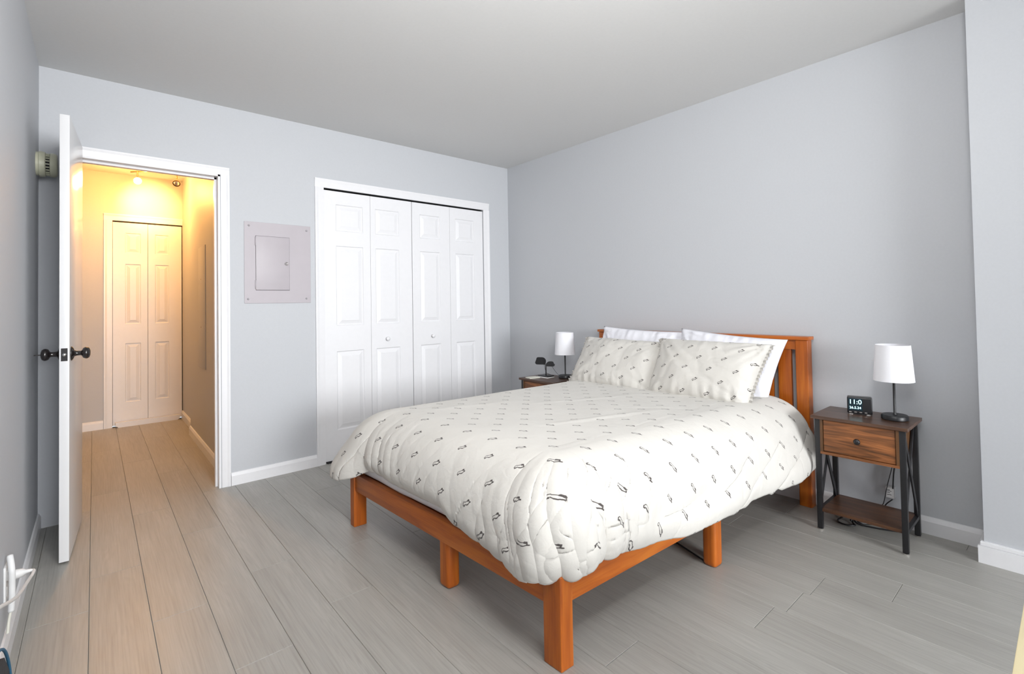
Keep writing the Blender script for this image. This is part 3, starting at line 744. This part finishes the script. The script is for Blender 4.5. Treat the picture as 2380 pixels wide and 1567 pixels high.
b = pillow('white_pillow', 0.63, 0.42, 0.14, M['sheet'], 5, 'plain white pillow against the headboard behind the penguin pillow nearer the clock nightstand', GW, taper=(0, 0.22))
place(b, (2.858, 1.375, 0.732), (0.03, -1, -0.075), (0.20, 0.0, 1))
c_ = pillow('penguin_pillow', 0.67, 0.375, 0.17, M['penguin'], 1, 'penguin print pillow with a ruffled edge on the side of the charging stand', GP, True, uvr=0.05, taper=(-0.06, 0.04))
place(c_, (2.672, 2.020, 0.722), (0.03, -1, -0.02), (0.62, 0.0, 1))
d_ = pillow('penguin_pillow', 0.655, 0.385, 0.19, M['penguin'], 2, 'penguin print pillow at the front nearest the clock nightstand', GP, True, uvr=0.02, taper=(0, 0.20))
place(d_, (2.672, 1.405, 0.731), (0.05, -1, -0.012), (0.56, 0.0, 1))

# ------------------------------------------------------------------ nightstands
def nightstand(loc, w, d, H_, label):
    """front faces -X; origin at the front right foot corner on the floor (lowest x, lowest y)"""
    t = thing('nightstand', label, 'nightstand', loc, 0, 'matching nightstands either side of the bed')
    s = 0.022; ov = 0.014; tt = 0.016; zt = H_ - tt
    bm = bmesh.new(); add_box(bm, -ov, d + ov, -ov, w + ov, zt, H_, 0.0015, 1); obj('top', bm, M['rustic_top'], t)
    for x in (0, d - s):
        for y in (0, w - s):
            lg = box('leg', x, x + s, y, y + s, 0.008, zt, M['black'], t, 0.001)
            bm = bmesh.new(); add_lathe(bm, [(0.010, 0.0), (0.0115, 0.002), (0.0115, 0.006), (0.006, 0.008)], (x + s / 2, y + s / 2, 0), seg=16); obj('foot', bm, M['steel'], lg, True, 40)
    for y in (0.0, w - s):
        ya_ = y + s / 2
        box('side_bar', s, d - s, y + 0.002, y + s - 0.002, 0.088, 0.104, M['black'], t)
        box('side_bar', s, d - s, y + 0.002, y + s - 0.002, zt - 0.014, zt, M['black'], t)
        for (p, q) in (((s, ya_ + 0.003, 0.104), (d - s, ya_ + 0.003, zt - 0.014)), ((s, ya_ - 0.003, zt - 0.014), (d - s, ya_ - 0.003, 0.104))):
            bm = bmesh.new(); add_bar(bm, p, q, 0.024, 0.006, (0, 1, 0)); obj('cross_brace', bm, M['black'], t)
    zb = zt - 0.158
    sh = box('shelf', 0.003, d - 0.003, s - 0.004, w - s + 0.004, 0.092, 0.106, M['rustic_shelf'], t)
    box('drawer_bottom', -0.002, d - 0.004, s, w - s, zb - 0.012, zb, M['rustic_front'], t, 0.001)
    box('side_panel', 0.0, d - 0.004, s, s + 0.012, zb, zt, M['rustic_side'], t); box('side_panel', 0.0, d - 0.004, w - s - 0.012, w - s, zb, zt, M['rustic_side'], t)
    box('back_panel', d - 0.012, d - 0.004, s + 0.012, w - s - 0.012, zb, zt, M['rustic_side'], t)
    dr = box('drawer', 0.003, 0.017, s + 0.0145, w - s - 0.0145, zb + 0.003, zt - 0.004, M['rustic_front'], t, 0.001)
    bm = bmesh.new(); add_lathe(bm, [(0.004, 0.0), (0.0045, -0.008), (0.010, -0.011), (0.014, -0.017), (0.011, -0.023), (0.0, -0.026)], (0.003, w / 2, zb + 0.078), axis='X', seg=24); obj('knob', bm, M['black'], dr, True)
    return t
nr = nightstand((2.712, 0.509, 0), 0.355, 0.268, 0.562, 'rustic brown nightstand with one drawer and black x-braced legs holding the clock')
nl = nightstand((2.545, 2.512, 0), 0.350, 0.268, 0.557, 'rustic brown nightstand in the far corner behind the duvet holding the charging stand')
ZR, ZL = 0.562, 0.557

def table_lamp(loc, label):
    t = thing('table_lamp', label, 'lamp', loc, 0, 'small table lamps on the nightstands')
    bm = bmesh.new(); add_lathe(bm, [(0.050, 0.0), (0.053, 0.003), (0.053, 0.018), (0.049, 0.023), (0.0, 0.024)], seg=40); obj('base', bm, M['black'], t, True, 40)
    bm = bmesh.new(); add_lathe(bm, [(0.008, 0.018), (0.008, 0.026), (0.0052, 0.030), (0.0052, 0.205), (0.008, 0.21), (0.008, 0.235), (0.0, 0.24)], seg=16); obj('stem', bm, M['black'], t, True, 40)
    bm = bmesh.new(); z0, z1, r0, r1 = 0.182, 0.352, 0.0795, 0.068
    add_lathe(bm, [(r0, z0), (r0 - 0.0005, z0 + 0.003), (r1, z1 - 0.003), (r1, z1), (r1 - 0.002, z1), (r0 - 0.0025, z0), (r0, z0)], seg=48)
    sh = obj('lamp_shade', bm, M['shade'], t, True, 50)
    bm = bmesh.new()
    for k in range(3):
        a = 2 * PI * k / 3 + 0.4; add_bar(bm, (0, 0, 0.225), (math.cos(a) * 0.074, math.sin(a) * 0.074, 0.225), 0.0025, 0.0025)
    obj('shade_ring', bm, M['black'], sh)
    return t
table_lamp((2.868, 0.574, ZR), 'table lamp with white drum shade and black stem beside the alarm clock')
table_lamp((2.770, 2.600, ZL), 'table lamp with white drum shade on the nightstand in the far corner')

# alarm clock
ck = thing('alarm_clock', 'small black digital alarm clock with glowing figures on the nightstand', 'clock', (2.880, 0.728, ZR), math.radians(14)); ck.scale = (1.3, 1.3, 1.3)
# local: front faces -X, width along Y
bm = bmesh.new(); add_box(bm, -0.021, 0.021, -0.048, 0.030, 0.004, 0.066, 0.005, 3); body = obj('body', bm, M['plastic'], ck, True, 40)
for y in (-0.036, 0.018): box('foot', -0.016, 0.016, y - 0.006, y + 0.006, 0, 0.005, M['steel'], ck)
scr = box('screen', -0.0222, -0.020, -0.018, 0.027, 0.016, 0.062, M['screen'], ck)
def text_mesh(name, s, size, loc, parent, mat):
    cu = bpy.data.curves.new(name, 'FONT'); cu.body = s; cu.size = size; cu.align_x = 'CENTER'; cu.align_y = 'CENTER'; cu.extrude = 0.0002
    to = bpy.data.objects.new(name, cu); C.objects.link(to); dg = bpy.context.evaluated_depsgraph_get()
    me = bpy.data.meshes.new_from_object(to.evaluated_get(dg)); bpy.data.objects.remove(to, do_unlink=True)
    me.materials.clear(); me.materials.append(mat)
    # face -X, reading towards -Y
    for v in me.vertices:
        x, y, z = v.co; v.co = (-z, -x, y)
    o = link(bpy.data.objects.new(name, me), parent); o.location = loc; return o
text_mesh('digits', '11:0', 0.024, (-0.0226, 0.0045, 0.048), scr, M['digits'])
text_mesh('digits', '26.5.24', 0.0125, (-0.0226, 0.0045, 0.0265), scr, M['digits'])
for k in range(4): box('button', -0.0225, -0.0195, 0.016 - k * 0.016, 0.024 - k * 0.016, 0.0085, 0.0115, M['steel'], ck)

# charging stand
cs = thing('charging_stand', 'black two-headed charging stand like a pair of leaves on the far nightstand', 'charging stand', (2.690, 2.732, ZL))
bm = bmesh.new(); add_box(bm, -0.038, 0.038, -0.055, 0.055, 0.008, 0.017, 0.004, 3); obj('base', bm, M['plastic'], cs, True, 40)
bm = bmesh.new(); add_tube(bm, [(0, 0, 0.015), (0, 0, 0.08), (0, 0.002, 0.10)], 0.005, 10); st = obj('post', bm, M['plastic'], cs, True)
def leafpad(pts, th, m):
    bm = bmesh.new(); A = [bm.verts.new(m @ Vector((x, 0, z))) for x, z in pts]; B = [bm.verts.new(m @ Vector((x, th, z))) for x, z in pts]
    bm.faces.new(A); bm.faces.new(B[::-1]); n = len(pts)
    for k in range(n): bm.faces.new((A[k], B[k], B[(k + 1) % n], A[(k + 1) % n]))
    bmesh.ops.recalc_face_normals(bm, faces=bm.faces)
    bmesh.ops.bevel(bm, geom=bm.edges[:], offset=0.0012, segments=2, affect='EDGES'); return bm
def rleaf(w, h):
    P = []
    for (cx, cz, r, a0) in ((w - 0.022, h - 0.014, 0.014, 0), (0.026, h - 0.030, 0.030, 90), (0.004, 0.004, 0.004, 180), (w - 0.014, 0.016, 0.016, 270)):
        for k in range(7):
            a = math.radians(a0 + k * 15); P.append((cx + r * math.cos(a), cz + r * math.sin(a)))
    return P
view = Matrix.Rotation(math.radians(52), 4, 'Z')   # pad plane turned towards the room
obj('phone_pad', leafpad([(-x * 1.05, z) for x, z in rleaf(0.078, 0.058)], 0.007, Matrix.Translation((-0.002, 0.002, 0.098)) @ Matrix.Rotation(math.radians(-58), 4, 'Z')), M['plastic'], st)
obj('watch_pad', leafpad([(x, z) for x, z in rleaf(0.066, 0.040)], 0.007, Matrix.Translation((0.002, -0.002, 0.086)) @ Matrix.Rotation(math.radians(-58), 4, 'Z') @ Matrix.Rotation(math.radians(-20), 4, 'X')), M['plastic'], st)
bm = bmesh.new(); add_tube(bm, [(0.01, -0.045, 0.100), (0.03, -0.058, 0.065), (0.05, -0.075, 0.03), (0.06, -0.105, 0.009), (0.06, -0.13, 0.004)], 0.0014, 6); obj('cable', bm, M['plastic'], cs, True)
bm = bmesh.new(); add_tube(bm, [(0.0, 0.02, 0.10), (0.015, 0.024, 0.06), (0.02, 0.010, 0.03), (0.03, -0.02, 0.019)], 0.0014, 6); obj('cable', bm, M['plastic'], cs, True)
tr = tag(box('white_pad', 2.648, 2.726, 2.675, 2.789, ZL, ZL + 0.008, M['whiteplastic'], None, 0.002), 'thin white pad under the charging stand', 'pad')
bk = thing('booklet', 'thin cream booklet lying on the far nightstand left of the charging stand', 'booklet', (2.600, 2.785, ZL), math.radians(-12))
box('cover', -0.05, 0.045, -0.035, 0.035, 0, 0.0012, M['paper'], bk); box('pages', -0.048, 0.043, -0.034, 0.034, 0.0012, 0.005, M['paper'], bk); box('cover', -0.05, 0.045, -0.035, 0.035, 0.005, 0.0062, M['paper'], bk)

# adapter and cables behind the right nightstand
pa = thing('power_adapter', 'white power adapter with printed label plugged in low on the wall behind the nightstand', 'power adapter', (XR, 0.632, 0.165))
box('adapter_body', -0.034, 0, -0.017, 0.017, -0.027, 0.027, M['whiteplastic'], pa, 0.003)
for k, z in enumerate((0.012, 0.006, -0.002, -0.012)): box('print', -0.0345, -0.0339, 0.0 - 0.006 * (k % 2), 0.012, z, z + 0.0025, M['dark'], pa)
cb = thing('power_cable', 'black cables hanging down the wall from behind the drawer of the nightstand', 'cable', (0, 0, 0))
bm = bmesh.new(); add_tube(bm, [(2.995, 0.60, 0.50), (3.0, 0.602, 0.36), (2.998, 0.612, 0.27), (3.0, 0.618, 0.19)], 0.0032, 8)
add_tube(bm, [(2.995, 0.608, 0.50), (3.002, 0.612, 0.34), (3.0, 0.64, 0.20), (3.002, 0.655, 0.12), (3.0, 0.665, 0.095), (3.012, 0.70, 0.06), (2.99, 0.74, 0.012)], 0.0018, 8)
obj('cable', bm, M['plastic'], cb, True)
bm = bmesh.new(); add_tube(bm, [(3.005, 0.622, 0.135), (3.006, 0.65, 0.10), (3.01, 0.66, 0.06), (2.99, 0.66, 0.012)], 0.0028, 8); obj('cable', bm, M['plastic'], cb, True)
fc = thing('floor_cable', 'black coiled cable lying on the floor under the nightstand', 'cable', (0, 0, 0))
bm = bmesh.new(); add_tube(bm, [(2.90, 0.80, 0.03), (2.885, 0.825, 0.006), (2.86, 0.81, 0.004), (2.855, 0.775, 0.004), (2.88, 0.75, 0.004), (2.90, 0.765, 0.006), (2.925, 0.77, 0.02), (2.90, 0.745, 0.008), (2.91, 0.69, 0.005), (2.935, 0.62, 0.005), (2.96, 0.57, 0.006)], 0.0038, 8); obj('cable', bm, M['plastic'], fc, True)
bm = bmesh.new(); add_tube(bm, [(2.905, 0.775, 0.010), (2.93, 0.765, 0.035), (2.915, 0.74, 0.012), (2.95, 0.70, 0.006)], 0.0055, 8); obj('plug_end', bm, M['plastic'], fc, True)

fb = thing('floor_strip', 'short grey board lying on the floor under the bed behind the middle side leg', 'board', (2.010, 1.080, 0), math.radians(-19))
M['greyboard'] = plain('grey_board', (0.30, 0.295, 0.275), 0.6, var=0.05)
box('board_top', 0, 0.055, 0, 0.30, 0.010, 0.020, M['greyboard'], fb, 0.002); box('board_base', 0.003, 0.052, 0.003, 0.297, 0, 0.010, M['dark'], fb)

# ------------------------------------------------------------------ things at the edges of the frame
bg = thing('backpack', 'dark backpack with blue piping standing against the left wall at the bottom left corner', 'bag', (0, 0, 0))
prof = [(1.20, 0.0), (1.66, 0.0), (1.695, 0.04), (1.705, 0.14), (1.69, 0.24), (1.645, 0.32), (1.56, 0.395), (1.45, 0.44), (1.30, 0.45), (1.22, 0.42), (1.19, 0.3), (1.185, 0.08)]
bm = bmesh.new(); add_prism(bm, prof, 'X', XL + 0.020, XL + 0.075); bmesh.ops.bevel(bm, geom=bm.edges[:], offset=0.015, segments=3, affect='EDGES'); obj('body', bm, M['navy'], bg, True, 60)
for x in (XL + 0.025, XL + 0.073):
    bm = bmesh.new(); add_tube(bm, [(x, y * 1.0, z) for y, z in prof[1:10]], 0.003, 8); obj('piping', bm, M['piping'], bg, True)
dk = thing('side_table', 'pale cream table whose edge shows at the bottom right corner', 'table', (0.80, -0.30, 0))
box('table_top', 0, 0.50, 0, 0.374, 0.575, 0.600, M['desk'], dk, 0.002)
for x in (0.02, 0.44):
    for y in (0.02, 0.314): box('leg', x, x + 0.04, y, y + 0.04, 0, 0.575, M['desk'], dk, 0.002)
